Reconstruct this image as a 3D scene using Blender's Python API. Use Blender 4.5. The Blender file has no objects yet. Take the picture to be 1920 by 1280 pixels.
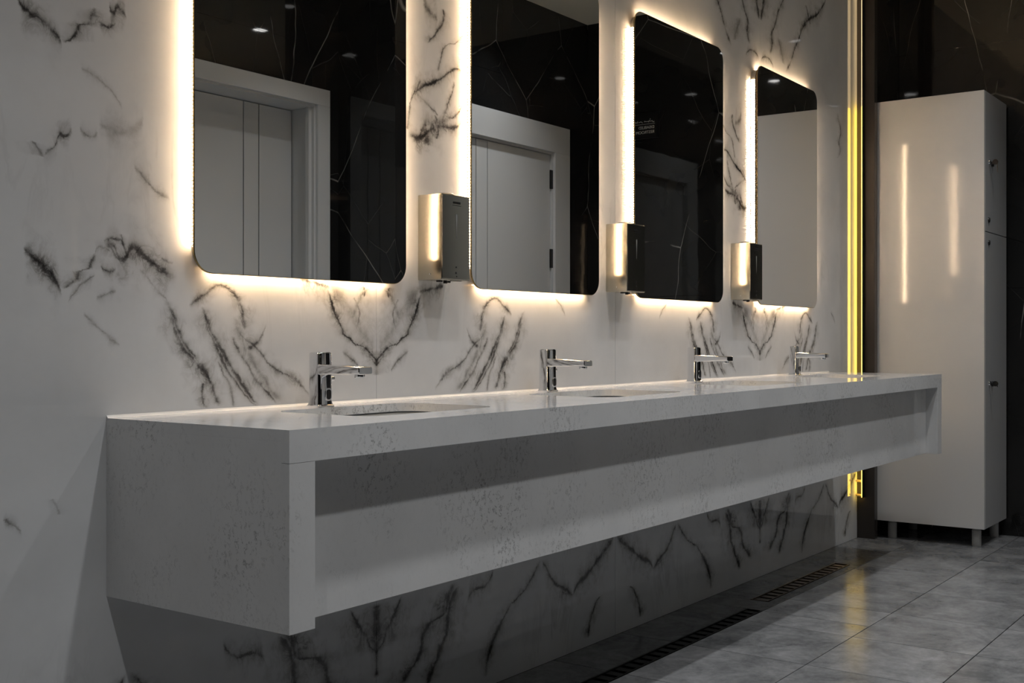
import bpy, bmesh, math, random
from mathutils import Vector, Matrix
R = math.radians
random.seed(7)
scene = bpy.context.scene
C = scene.collection

# ------------------------------------------------------------------ camera
cam_d = bpy.data.cameras.new('camera')
cam_d.sensor_width = 36.0
cam_d.lens = 2168.4 / 1920 * 36
cam_d.shift_x = -12.0 / 1920
cam_d.shift_y = -5.15 / 1920
cam_d.clip_start = 0.02
cam = bpy.data.objects.new('camera', cam_d)
C.objects.link(cam)
cam.location = (0, -2.1, 1.0416)
cam.rotation_euler = (R(90), 0, 0.6238 - R(90))
scene.camera = cam
# ------------------------------------------------------------------ world, exposure
world = bpy.data.worlds.new('world')
scene.world = world
world.use_nodes = True
bg = world.node_tree.nodes['Background']
bg.inputs[0].default_value = (0.75, 0.8, 0.85, 1)
bg.inputs[1].default_value = 0.0
scene.view_settings.view_transform = 'Standard'
scene.view_settings.look = 'None'
scene.view_settings.gamma = 1
scene.view_settings.exposure = 0.0
scene.view_settings.use_curve_mapping = False
scene.cycles.use_denoising = True
scene.cycles.adaptive_threshold = 0.02
scene.cycles.max_bounces = 8
scene.cycles.diffuse_bounces = 4
scene.cycles.glossy_bounces = 5
scene.cycles.blur_glossy = 0.3
scene.cycles.sample_clamp_indirect = 6
# ------------------------------------------------------------------ light levels
LAMP_W = 3.9                       # watts of each recessed downlight
LAMP_COL = (0.97, 0.985, 1.0)
LED_COL = (1.0, 0.715, 0.445)
LED_STRENGTH = 41.0
GOLD_COL = (1.0, 0.66, 0.09)
GOLD_STRENGTH = 6.0
ROW1, ROW2 = -1.05, -1.62
LAMP_X = [0.72, 1.87, 3.02, 4.15, 5.3]
CEIL = 3.12
# key dimensions
W1, W2, XJ, XE, XL = -2.48, -2.06, 4.60, 6.49, -1.7
CX0, CX1, CYF, CZT, CZB = 1.4514, 5.5492, -0.5465, 0.8766, 0.5065

# ================================================================== materials
def new_mat(name):
    m = bpy.data.materials.new(name)
    m.use_nodes = True
    nt = m.node_tree
    b = nt.nodes['Principled BSDF']
    return m, nt, b
def mathn(nt, op, a, b=None, c=None, clamp=False):
    n = nt.nodes.new('ShaderNodeMath'); n.operation = op; n.use_clamp = clamp
    for i, v in enumerate((a, b, c)):
        if v is None: continue
        if isinstance(v, (int, float)): n.inputs[i].default_value = v
        else: nt.links.new(v, n.inputs[i])
    return n.outputs[0]
def maprange(nt, v, a, b, c, d, smooth=False, clamp=True):
    n = nt.nodes.new('ShaderNodeMapRange'); n.clamp = clamp
    if smooth: n.interpolation_type = 'SMOOTHSTEP'
    nt.links.new(v, n.inputs[0])
    for i, x in enumerate((a, b, c, d)): n.inputs[1 + i].default_value = x
    return n.outputs[0]
def noise(nt, vec, scale, detail=3, rough=0.5, dist=0.0):
    n = nt.nodes.new('ShaderNodeTexNoise')
    n.inputs['Scale'].default_value = scale; n.inputs['Detail'].default_value = detail
    n.inputs['Roughness'].default_value = rough; n.inputs['Distortion'].default_value = dist
    if vec is not None: nt.links.new(vec, n.inputs['Vector'])
    return n
def mixc(nt, f, a, b):
    n = nt.nodes.new('ShaderNodeMix'); n.data_type = 'RGBA'
    for s, v in ((0, f), (6, a), (7, b)):
        if isinstance(v, (int, float)): n.inputs[s].default_value = v
        elif isinstance(v, tuple): n.inputs[s].default_value = (*v, 1) if len(v) == 3 else v
        else: nt.links.new(v, n.inputs[s])
    return n.outputs[2]
def vmath(nt, op, a, b):
    n = nt.nodes.new('ShaderNodeVectorMath'); n.operation = op
    for i, v in enumerate((a, b)):
        if isinstance(v, tuple): n.inputs[i].default_value = v
        else: nt.links.new(v, n.inputs[i])
    return n.outputs[0]
def plain(name, col, rough=0.5, metal=0.0, spec=0.5, emit=None, strength=0.0):
    m, nt, b = new_mat(name)
    b.inputs['Base Color'].default_value = (*col, 1)
    b.inputs['Roughness'].default_value = rough
    b.inputs['Metallic'].default_value = metal
    b.inputs['Specular IOR Level'].default_value = spec
    if emit:
        b.inputs['Emission Color'].default_value = (*emit, 1)
        b.inputs['Emission Strength'].default_value = strength
    return m

VEINS = [('z','F',0.006,0.85,[(0.987,0.003),(0.999,0.019),(1.011,0.033),(1.021,0.048),(1.029,0.072),(1.033,0.087),(1.043,0.101),(1.053,0.124),(1.072,0.131),(1.105,0.155),(1.149,0.173),(1.174,0.185)]),('u','F',0.008,0.75,[(0.173,1.173),(0.224,1.184),(0.28,1.195)]),('z','F',0.005,0.45,[(1.063,0.076),(1.08,0.072),(1.103,0.065),(1.124,0.072),(1.15,0.089)]),('z','F',0.005,0.6,[(1.149,0.046),(1.166,0.044),(1.183,0.048)]),('u','F',0.005,0.4,[(0.057,0.951),(0.072,0.971),(0.096,0.989),(0.129,1.008)]),('z','F',0.035,0.3,[(0.983,0.004),(1.033,0.038),(1.092,0.089),(1.152,0.149),(1.197,0.182)]),('u','F',0.006,0.5,[(0.243,0.898),(0.273,0.93),(0.334,0.961),(0.373,0.978),(0.414,1.019),(0.456,1.045),(0.476,1.072)]),('z','F',0.007,0.65,[(1.062,0.45),(1.092,0.456),(1.122,0.463),(1.158,0.5)]),('z','F',0.007,0.6,[(0.886,0.353),(0.906,0.373),(0.939,0.414),(0.972,0.434),(1.014,0.471),(1.049,0.486)]),('z','F',0.009,0.7,[(0.883,0.408),(0.916,0.442),(0.958,0.477),(1.006,0.513),(1.045,0.542),(1.093,0.564),(1.116,0.572)]),('z','F',0.009,0.7,[(0.888,0.528),(0.926,0.542),(0.953,0.557),(0.992,0.595),(1.031,0.633),(1.094,0.656)]),('z','F',0.006,0.55,[(0.882,0.563),(0.912,0.575),(0.943,0.572)]),('z','F',0.004,0.4,[(0.88,0.484),(0.937,0.5),(0.993,0.529)]),('u','F',0.007,0.5,[(0.463,1.122),(0.481,1.148),(0.5,1.16),(0.529,1.162),(0.57,1.139),(0.611,1.115)]),('u','F',0.014,0.55,[(0.19,1.998),(0.223,1.96),(0.255,1.947)]),('z','F',0.005,0.8,[(1.867,0.21),(1.883,0.228),(1.912,0.255),(1.948,0.279),(1.979,0.276)]),('z','F',0.005,0.5,[(1.797,0.255),(1.842,0.268),(1.877,0.289),(1.896,0.33),(1.929,0.378)]),('u','F',0.006,0.85,[(0.124,1.641),(0.133,1.679),(0.152,1.721),(0.19,1.748),(0.228,1.762),(0.283,1.79),(0.33,1.819),(0.363,1.824)]),('u','F',0.004,0.5,[(0.164,1.723),(0.21,1.701),(0.255,1.674)]),('z','F',0.004,0.55,[(1.638,0.268),(1.682,0.283),(1.734,0.309),(1.785,0.33)]),('u','F',0.005,0.55,[(0.278,1.677),(0.33,1.686),(0.365,1.722)]),('u','F',0.009,0.75,[(0.126,1.609),(0.164,1.6),(0.203,1.616),(0.261,1.644),(0.33,1.653),(0.365,1.683)]),('z','F',0.022,0.4,[(1.58,0.212),(1.609,0.205),(1.652,0.261),(1.685,0.312)]),('u','F',0.006,0.5,[(0.012,2.247),(0.052,2.285),(0.104,2.282),(0.148,2.251)]),('z','F',0.012,0.8,[(2.438,0.012),(2.533,0.035),(2.606,0.046)]),('z','F',0.01,0.65,[(2.31,0.11),(2.356,0.133),(2.402,0.127),(2.445,0.16),(2.49,0.181),(2.54,0.217),(2.601,0.271)]),('u','F',0.011,0.7,[(0.284,2.267),(0.352,2.331),(0.39,2.389),(0.438,2.446),(0.487,2.508),(0.546,2.555),(0.661,2.609),(0.717,2.651),(0.795,2.727)]),('z','F',0.008,0.45,[(2.549,0.586),(2.576,0.56),(2.624,0.526)]),('z','F',0.02,0.35,[(2.294,0.259),(2.351,0.229),(2.404,0.204)]),('z','F',0.007,0.5,[(1.949,0.892),(2.0,0.979),(2.033,0.963),(2.099,0.986),(2.151,0.953),(2.181,0.945)]),('z','F',0.007,0.8,[(0.143,0.004),(0.206,0.0),(0.226,0.023),(0.265,0.044),(0.311,0.078),(0.341,0.1)]),('z','F',0.03,0.7,[(0.206,0.0),(0.268,0.004),(0.339,0.004)]),('z','F',0.016,0.85,[(0.091,0.093),(0.119,0.115),(0.164,0.176),(0.211,0.189),(0.244,0.221),(0.262,0.283),(0.304,0.3),(0.342,0.324)]),('z','F',0.014,0.85,[(0.063,0.205),(0.116,0.235),(0.164,0.268),(0.205,0.292),(0.279,0.307),(0.327,0.348)]),('u','F',0.008,0.6,[(0.381,0.254),(0.406,0.292),(0.476,0.305),(0.521,0.34)]),('z','F',0.009,0.75,[(0.029,0.476),(0.104,0.494),(0.155,0.537),(0.214,0.592),(0.263,0.688),(0.335,0.765)]),('u','F',0.009,0.7,[(0.771,0.33),(0.795,0.308),(0.838,0.254),(0.91,0.212),(0.958,0.186)]),('u','F',0.012,0.7,[(0.952,0.158),(0.974,0.213),(1.041,0.243),(1.134,0.296),(1.226,0.347)]),('z','F',0.009,0.7,[(0.024,1.051),(0.099,1.075),(0.151,1.12),(0.159,1.179)]),('u','F',0.005,0.4,[(0.847,1.171),(0.894,1.138),(0.91,1.117)]),('u','F',0.007,0.5,[(0.384,1.071),(0.408,1.035),(0.449,1.016)]),('u','L',0.009,0.75,[(1.251,1.706),(1.273,1.68),(1.298,1.67),(1.324,1.66),(1.342,1.645),(1.349,1.625)]),('z','L',0.007,0.65,[(1.637,1.354),(1.665,1.384),(1.68,1.39),(1.685,1.408),(1.702,1.417),(1.724,1.424)]),('u','L',0.005,0.5,[(1.433,1.7),(1.452,1.69),(1.474,1.701)]),('u','L',0.01,0.6,[(1.458,1.758),(1.467,1.725),(1.48,1.739),(1.5,1.721)]),('u','L',0.005,0.3,[(1.392,1.596),(1.433,1.579),(1.467,1.554),(1.491,1.522)]),('z','L',0.008,0.55,[(1.403,1.307),(1.417,1.298),(1.432,1.284)]),('u','L',0.006,0.55,[(1.309,1.408),(1.335,1.43),(1.344,1.448),(1.36,1.449),(1.374,1.464)]),('u','L',0.005,0.45,[(1.39,1.468),(1.414,1.455),(1.432,1.463)]),('u','L',0.02,0.25,[(1.433,1.482),(1.491,1.48),(1.544,1.51)]),('u','L',0.009,0.75,[(1.266,1.215),(1.284,1.201),(1.312,1.183),(1.33,1.166),(1.342,1.151),(1.35,1.135)]),('z','L',0.007,0.65,[(1.145,1.354),(1.166,1.384),(1.18,1.39),(1.183,1.408),(1.198,1.417),(1.218,1.424)]),('u','L',0.005,0.5,[(1.436,1.194),(1.458,1.18),(1.474,1.189)]),('u','L',0.011,0.7,[(1.446,1.241),(1.47,1.234),(1.485,1.21),(1.501,1.218),(1.517,1.237),(1.533,1.229),(1.564,1.203),(1.602,1.185),(1.633,1.18)]),('u','L',0.004,0.4,[(1.585,1.215),(1.61,1.208),(1.621,1.211)]),('u','L',0.005,0.3,[(1.394,1.098),(1.421,1.074),(1.446,1.056),(1.484,1.027)]),('z','L',0.006,0.35,[(1.094,1.613),(1.123,1.602),(1.151,1.571),(1.19,1.533)]),('u','L',0.006,0.4,[(1.52,1.408),(1.564,1.369),(1.613,1.349)]),('u','L',0.004,0.3,[(1.427,1.126),(1.452,1.133),(1.475,1.141)]),('z','L',0.005,0.35,[(0.689,1.344),(0.7,1.34),(0.723,1.328)]),('u','L',0.004,0.35,[(1.223,0.696),(1.245,0.685),(1.264,0.662)]),('z','L',0.006,0.7,[(1.204,1.483),(1.225,1.467),(1.251,1.458)]),('u','L',0.005,0.6,[(1.424,1.216),(1.439,1.232),(1.46,1.225)]),('z','L',0.006,0.6,[(1.214,1.505),(1.236,1.495),(1.262,1.485)]),('u','L',0.005,0.6,[(1.447,1.244),(1.47,1.252),(1.493,1.247)]),('u','F',0.012,0.55,[(0.173,1.609),(0.233,1.646),(0.295,1.635)]),('z','F',0.006,0.6,[(1.604,0.247),(1.639,0.257),(1.674,0.24)]),('z','F',0.006,0.5,[(1.619,0.124),(1.656,0.129),(1.687,0.137)]),('z','F',0.012,0.4,[(1.09,0.093),(1.146,0.063),(1.175,0.033)]),('z','F',0.007,0.9,[(0.966,0.0),(0.986,0.003),(0.994,0.012),(1.006,0.025),(1.014,0.038)]),('z','F',0.014,0.4,[(0.942,0.001),(0.97,0.004),(0.994,0.017)]),('z','F',0.008,0.6,[(0.884,0.525),(0.914,0.535),(0.963,0.566),(0.994,0.588),(1.024,0.617),(1.059,0.639),(1.106,0.66),(1.129,0.674)]),('z','F',0.006,0.5,[(0.878,0.405),(0.897,0.433),(0.942,0.481),(0.986,0.512),(1.035,0.543),(1.084,0.566)]),('z','F',0.014,0.35,[(0.887,0.341),(0.933,0.384),(0.997,0.433),(1.035,0.457),(1.097,0.481)])]

def make_white_marble():
    m, nt, b = new_mat('white_bookmatched_marble')
    geo = nt.nodes.new('ShaderNodeNewGeometry')
    pos = geo.outputs['Position']
    sp = nt.nodes.new('ShaderNodeSeparateXYZ'); nt.links.new(pos, sp.inputs[0])
    X, Z = sp.outputs[0], sp.outputs[2]
    P = 1.228
    u = mathn(nt, 'ABSOLUTE', mathn(nt, 'SUBTRACT', mathn(nt, 'FLOORED_MODULO', mathn(nt, 'ADD', X, P - 2.273), 2 * P), P))
    cb = nt.nodes.new('ShaderNodeCombineXYZ'); nt.links.new(u, cb.inputs[0]); nt.links.new(Z, cb.inputs[2])
    uv = cb.outputs[0]
    # jagged warp of the vein coordinates
    n1 = noise(nt, uv, 11.0, 8, 0.76)
    s1 = nt.nodes.new('ShaderNodeSeparateColor'); nt.links.new(n1.outputs['Color'], s1.inputs[0])
    wx = mathn(nt, 'MULTIPLY', mathn(nt, 'SUBTRACT', s1.outputs[0], 0.5), 0.034)
    wz = mathn(nt, 'MULTIPLY', mathn(nt, 'SUBTRACT', s1.outputs[1], 0.5), 0.034)
    uF = mathn(nt, 'ADD', u, wx); zF = mathn(nt, 'ADD', Z, wz); xL = mathn(nt, 'ADD', X, wx)
    wn = noise(nt, uv, 22.0, 2, 0.5).outputs['Fac']
    wmod = maprange(nt, wn, 0.3, 0.7, 0.45, 1.6)          # local width of every vein
    invw = mathn(nt, 'DIVIDE', 1.0, wmod)
    def chain(items):
        acc = hac = None
        for t, dom, w, a, pts in items:
            hor = uF if dom == 'F' else xL
            key, val = (zF, hor) if t == 'z' else (hor, zF)
            k0, k1 = pts[0][0], pts[-1][0]
            v0 = min(p[1] for p in pts) - 0.01; v1 = max(p[1] for p in pts) + 0.01
            mr = nt.nodes.new('ShaderNodeMapRange'); nt.links.new(key, mr.inputs[0])
            mr.inputs[1].default_value = k0; mr.inputs[2].default_value = k1
            tt = mr.outputs[0]
            fc = nt.nodes.new('ShaderNodeFloatCurve'); nt.links.new(tt, fc.inputs['Value'])
            cv = fc.mapping.curves[0]
            ps = [((p[0] - k0) / (k1 - k0), (p[1] - v0) / (v1 - v0)) for p in pts]
            cv.points[0].location = ps[0]; cv.points[1].location = ps[-1]
            for q in ps[1:-1]: cv.points.new(*q)
            fc.mapping.use_clip = False
            fc.mapping.update()
            # (value - curve*(v1-v0) - v0) / w
            d = mathn(nt, 'SUBTRACT', mathn(nt, 'SUBTRACT', val, v0), mathn(nt, 'MULTIPLY', fc.outputs[0], v1 - v0))
            q = mathn(nt, 'MULTIPLY', mathn(nt, 'MULTIPLY', d, 1.0 / (w * 0.62)), invw)
            lor = mathn(nt, 'DIVIDE', a, mathn(nt, 'MULTIPLY_ADD', q, q, 1.0))
            tap = mathn(nt, 'MULTIPLY', mathn(nt, 'SUBTRACT', 1.0, tt), mathn(nt, 'MULTIPLY', tt, 7.0), clamp=True)
            g = mathn(nt, 'MULTIPLY', lor, mathn(nt, 'MULTIPLY', tap, 2.6, clamp=True))
            acc = g if acc is None else mathn(nt, 'MAXIMUM', acc, g)
            hl = mathn(nt, 'MULTIPLY', mathn(nt, 'DIVIDE', a, mathn(nt, 'MULTIPLY_ADD', mathn(nt, 'MULTIPLY', q, q), 0.028, 1.0)), tap)
            hac = hl if hac is None else mathn(nt, 'MAXIMUM', hac, hl)
        return acc, hac
    cF, hF = chain([v for v in VEINS if v[1] == 'F'])
    cL, hL = chain([v for v in VEINS if v[1] == 'L'])
    lm = maprange(nt, X, 1.60, 1.64, 1, 0)
    core = mathn(nt, 'MAXIMUM', cF, mathn(nt, 'MULTIPLY', cL, lm))
    halo = mathn(nt, 'MAXIMUM', hF, mathn(nt, 'MULTIPLY', hL, lm))
    brk = maprange(nt, noise(nt, uv, 16.0, 5, 0.7).outputs['Fac'], 0.36, 0.60, 0.30, 1.15)
    # wisps that fray from the main veins
    wv = nt.nodes.new('ShaderNodeMapping'); nt.links.new(uv, wv.inputs[0]); wv.inputs['Scale'].default_value = (1.5, 1, 1.0)
    wf = noise(nt, wv.outputs[0], 17.0, 6, 0.68, 0.9).outputs['Fac']
    wisp = mathn(nt, 'SUBTRACT', 1.0, mathn(nt, 'MULTIPLY', mathn(nt, 'ABSOLUTE', mathn(nt, 'SUBTRACT', wf, 0.5)), 15.0), clamp=True)
    hm = maprange(nt, halo, 0.15, 0.75, 0.0, 1.0)
    patch = maprange(nt, noise(nt, uv, 9.0, 3, 0.6).outputs['Fac'], 0.38, 0.62, 0.15, 1.0)
    fray = mathn(nt, 'MULTIPLY', mathn(nt, 'MULTIPLY', hm, patch), mathn(nt, 'MULTIPLY_ADD', wisp, 0.34, 0.22))
    vein = mathn(nt, 'ADD', mathn(nt, 'MULTIPLY', mathn(nt, 'MULTIPLY', core, brk), 0.90), fray)
    # faint natural streaks everywhere, running steeply
    mp = nt.nodes.new('ShaderNodeMapping'); nt.links.new(uv, mp.inputs[0])
    mp.inputs['Rotation'].default_value = (0, R(24), 0); mp.inputs['Scale'].default_value = (5.0, 1, 1.3)
    st = noise(nt, mp.outputs[0], 2.2, 6, 0.6, 0.8).outputs['Fac']
    ridge = mathn(nt, 'SUBTRACT', 1.0, mathn(nt, 'MULTIPLY', mathn(nt, 'ABSOLUTE', mathn(nt, 'SUBTRACT', st, 0.5)), 22.0), clamp=True)
    msk = maprange(nt, noise(nt, uv, 1.9, 2, 0.5).outputs['Fac'], 0.55, 0.75, 0, 0.14)
    faint = mathn(nt, 'MULTIPLY', ridge, msk)
    cloud = maprange(nt, noise(nt, uv, 3.0, 5, 0.6).outputs['Fac'], 0.35, 0.7, 0.0, 0.10)
    tot = mathn(nt, 'ADD', mathn(nt, 'ADD', vein, faint), cloud, clamp=True)
    ramp = nt.nodes.new('ShaderNodeValToRGB'); nt.links.new(tot, ramp.inputs[0])
    e = ramp.color_ramp.elements
    e[0].position = 0.0; e[0].color = (0.74, 0.745, 0.75, 1)
    e[1].position = 1.0; e[1].color = (0.035, 0.033, 0.032, 1)
    for p_, c_ in ((0.12, (0.62, 0.625, 0.63, 1)), (0.35, (0.40, 0.395, 0.385, 1)), (0.65, (0.12, 0.115, 0.11, 1))):
        x = e.new(p_); x.color = c_
    nt.links.new(ramp.outputs[0], b.inputs['Base Color'])
    b.inputs['Roughness'].default_value = 0.02
    b.inputs['Specular IOR Level'].default_value = 0.5
    return m

def make_black_marble():
    m, nt, b = new_mat('black_marble_with_white_veins')
    tc = nt.nodes.new('ShaderNodeNewGeometry')
    pos = tc.outputs['Position']
    n = noise(nt, pos, 1.4, 3, 0.5)
    warp = vmath(nt, 'ADD', pos, vmath(nt, 'MULTIPLY', vmath(nt, 'SUBTRACT', n.outputs['Color'], (0.5, 0.5, 0.5)), (0.12, 0.12, 0.12)))
    def veins(scale, rot, width, seed, lo, hi):
        mp = nt.nodes.new('ShaderNodeMapping'); nt.links.new(warp, mp.inputs[0])
        mp.inputs['Rotation'].default_value = rot; mp.inputs['Location'].default_value = (seed, seed * 1.7, seed * 0.3)
        mp.inputs['Scale'].default_value = (1.0, 1.0, 0.55)
        v = nt.nodes.new('ShaderNodeTexVoronoi'); v.feature = 'DISTANCE_TO_EDGE'; v.inputs['Scale'].default_value = scale
        nt.links.new(mp.outputs[0], v.inputs['Vector'])
        line = maprange(nt, v.outputs['Distance'], 0.0, width, 1, 0)
        mk = maprange(nt, noise(nt, pos, 2.3, 4, 0.6).outputs['Fac'], lo, hi, 0, 1)
        return mathn(nt, 'MULTIPLY', line, mk)
    v1 = veins(1.5, (0.5, 0.6, 0.4), 0.0036, 3.1, 0.43, 0.60)
    v2 = veins(2.9, (0.2, -0.7, 0.9), 0.0035, 8.7, 0.46, 0.70)
    v = mathn(nt, 'MAXIMUM', v1, mathn(nt, 'MULTIPLY', v2, 0.3))
    cl = maprange(nt, noise(nt, pos, 1.1, 4, 0.6).outputs['Fac'], 0.3, 0.7, 0, 1)
    base = mixc(nt, cl, (0.010, 0.010, 0.010), (0.022, 0.021, 0.020))
    nt.links.new(mixc(nt, v, base, (0.34, 0.33, 0.31)), b.inputs['Base Color'])
    b.inputs['Roughness'].default_value = 0.035
    bp = nt.nodes.new('ShaderNodeBump'); bp.inputs['Strength'].default_value = 0.02; bp.inputs['Distance'].default_value = 0.02
    nt.links.new(noise(nt, pos, 7.0, 1, 0.4).outputs['Fac'], bp.inputs['Height'])
    nt.links.new(bp.outputs[0], b.inputs['Normal'])
    return m

def make_quartz():
    m, nt, b = new_mat('speckled_grey_quartz')
    pos = nt.nodes.new('ShaderNodeNewGeometry').outputs['Position']
    mp = nt.nodes.new('ShaderNodeMapping'); nt.links.new(pos, mp.inputs[0]); mp.inputs['Scale'].default_value = (1, 1, 0.72)
    f = noise(nt, mp.outputs[0], 115.0, 3, 0.6, 1.0).outputs['Fac']
    ridge = mathn(nt, 'SUBTRACT', 1.0, mathn(nt, 'MULTIPLY', mathn(nt, 'ABSOLUTE', mathn(nt, 'SUBTRACT', f, 0.5)), 17.0), clamp=True)
    g = maprange(nt, noise(nt, mp.outputs[0], 95.0, 2, 0.5).outputs['Fac'], 0.50, 0.58, 0, 1)
    k = maprange(nt, noise(nt, mp.outputs[0], 5.5, 4, 0.6).outputs['Fac'], 0.46, 0.66, 0.06, 1)
    s = mathn(nt, 'MULTIPLY', mathn(nt, 'MULTIPLY', ridge, g), k)
    cl = noise(nt, pos, 4.0, 4, 0.6).outputs['Fac']
    base = mixc(nt, maprange(nt, cl, 0.3, 0.7, 0, 1), (0.66, 0.66, 0.66), (0.74, 0.74, 0.74))
    nt.links.new(mixc(nt, mathn(nt, 'MULTIPLY', s, 0.72), base, (0.07, 0.07, 0.07)), b.inputs['Base Color'])
    b.inputs['Roughness'].default_value = 0.09
    b.inputs['Specular IOR Level'].default_value = 0.16
    return m

def make_floor_tile():
    m, nt, b = new_mat('grey_concrete_look_tile')
    geo = nt.nodes.new('ShaderNodeNewGeometry')
    pos = geo.outputs['Position']
    off = nt.nodes.new('ShaderNodeObjectInfo')
    cb = nt.nodes.new('ShaderNodeCombineXYZ')
    nt.links.new(mathn(nt, 'MULTIPLY', off.outputs['Random'], 30.0), cb.inputs[2])
    p2 = vmath(nt, 'ADD', pos, cb.outputs[0])
    mp = nt.nodes.new('ShaderNodeMapping'); nt.links.new(p2, mp.inputs[0]); mp.inputs['Scale'].default_value = (1.0, 1.0, 1)
    a = noise(nt, mp.outputs[0], 5.0, 7, 0.68, 0.4).outputs['Fac']
    c = noise(nt, mp.outputs[0], 34.0, 4, 0.7).outputs['Fac']
    t = mathn(nt, 'ADD', mathn(nt, 'MULTIPLY', a, 0.75), mathn(nt, 'MULTIPLY', c, 0.25))
    t = mathn(nt, 'ADD', t, mathn(nt, 'MULTIPLY', mathn(nt, 'SUBTRACT', off.outputs['Random'], 0.5), 0.05))
    nt.links.new(mixc(nt, maprange(nt, t, 0.36, 0.66, 0, 1), (0.115, 0.118, 0.122), (0.33, 0.33, 0.335)), b.inputs['Base Color'])
    nt.links.new(maprange(nt, a, 0.3, 0.7, 0.14, 0.24), b.inputs['Roughness'])
    return m

def make_strip(name, col, strength, axis, pitch):
    m, nt, b = new_mat(name)
    sp = nt.nodes.new('ShaderNodeSeparateXYZ'); nt.links.new(nt.nodes.new('ShaderNodeNewGeometry').outputs['Position'], sp.inputs[0])
    fr = mathn(nt, 'FRACT', mathn(nt, 'MULTIPLY', sp.outputs[axis], 1 / pitch))
    dot = maprange(nt, mathn(nt, 'ABSOLUTE', mathn(nt, 'SUBTRACT', fr, 0.5)), 0.14, 0.30, 2.4, 0.02)
    nt.links.new(mathn(nt, 'MULTIPLY', dot, strength), b.inputs['Emission Strength'])
    b.inputs['Emission Color'].default_value = (*col, 1)
    b.inputs['Base Color'].default_value = (0.8, 0.75, 0.6, 1)
    return m

M = {}
M['marble'] = make_white_marble()
M['black'] = make_black_marble()
M['quartz'] = make_quartz()
M['tile'] = make_floor_tile()
M['grout'] = plain('dark_grout', (0.03, 0.03, 0.03), 0.8)
M['plaster'] = plain('cream_ceiling_paint', (0.85, 0.80, 0.66), 0.7)
M['white_paint'] = plain('white_door_lacquer', (0.62, 0.63, 0.63), 0.32)
M['groove'] = plain('door_groove_shadow_gap', (0.015, 0.015, 0.015), 0.7)
M['mirror'] = plain('mirror_silvering', (0.86, 0.87, 0.87), 0.004, 1.0)
M['mirror_edge'] = plain('ground_mirror_edge', (0.30, 0.22, 0.10), 0.25, 0.8)
M['alu'] = plain('aluminium_back_frame', (0.55, 0.52, 0.48), 0.35, 0.9)
M['led_z'] = make_strip('warm_led_dots_vertical', LED_COL, LED_STRENGTH, 2, 0.0085)
M['led_x'] = make_strip('warm_led_dots_horizontal', LED_COL, LED_STRENGTH, 0, 0.0085)
M['gold_led'] = plain('golden_led_diffuser', (0.9, 0.8, 0.5), 0.4, emit=GOLD_COL, strength=GOLD_STRENGTH)
M['gold_led_dim'] = plain('dim_golden_led_diffuser', (0.9, 0.8, 0.5), 0.4, emit=(1.0, 0.72, 0.38), strength=1.5)
M['chrome'] = plain('polished_chrome', (0.82, 0.83, 0.85), 0.05, 1.0)
M['steel'] = plain('satin_steel', (0.60, 0.56, 0.47), 0.20, 1.0)
_b = M['steel'].node_tree.nodes['Principled BSDF']
_b.inputs['Anisotropic'].default_value = 0.85
_t = M['steel'].node_tree.nodes.new('ShaderNodeTangent'); _t.direction_type = 'RADIAL'; _t.axis = 'Z'
M['steel'].node_tree.links.new(_t.outputs[0], _b.inputs['Tangent'])
M['steel_front'] = plain('dark_satin_steel', (0.46, 0.45, 0.40), 0.16, 1.0)
M['black_plastic'] = plain('black_plastic', (0.01, 0.01, 0.01), 0.35)
M['glass_dark'] = plain('level_window_glass', (0.10, 0.10, 0.09), 0.05)
M['ceramic'] = plain('white_glazed_ceramic', (0.62, 0.62, 0.60), 0.12)
M['lacquer'] = plain('white_glossy_laminate', (0.70, 0.70, 0.70), 0.09)
M['edge_white'] = plain('white_edge_banding', (0.72, 0.72, 0.71), 0.3)
M['grey_front'] = plain('grey_white_door_laminate', (0.50, 0.50, 0.50), 0.22)
M['foot'] = plain('grey_plastic_foot', (0.42, 0.42, 0.41), 0.4)
M['bronze'] = plain('dark_bronze_panel', (0.055, 0.047, 0.042), 0.22, 0.3)
M['sign'] = plain('black_sign_plate', (0.004, 0.004, 0.004), 0.3)
M['sign_text'] = plain('white_sign_print', (0.75, 0.75, 0.72), 0.5)
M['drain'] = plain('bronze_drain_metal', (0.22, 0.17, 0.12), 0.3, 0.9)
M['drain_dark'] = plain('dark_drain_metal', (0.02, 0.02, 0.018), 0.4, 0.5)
M['lamp'] = plain('downlight_lens', (0.9, 0.9, 0.9), 0.4, emit=(1.0, 0.98, 0.95), strength=20.0)
M['trim'] = plain('white_downlight_trim', (0.75, 0.75, 0.74), 0.4)
M['clear_clip'] = plain('translucent_strip_clip', (0.75, 0.55, 0.25), 0.25)

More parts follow.
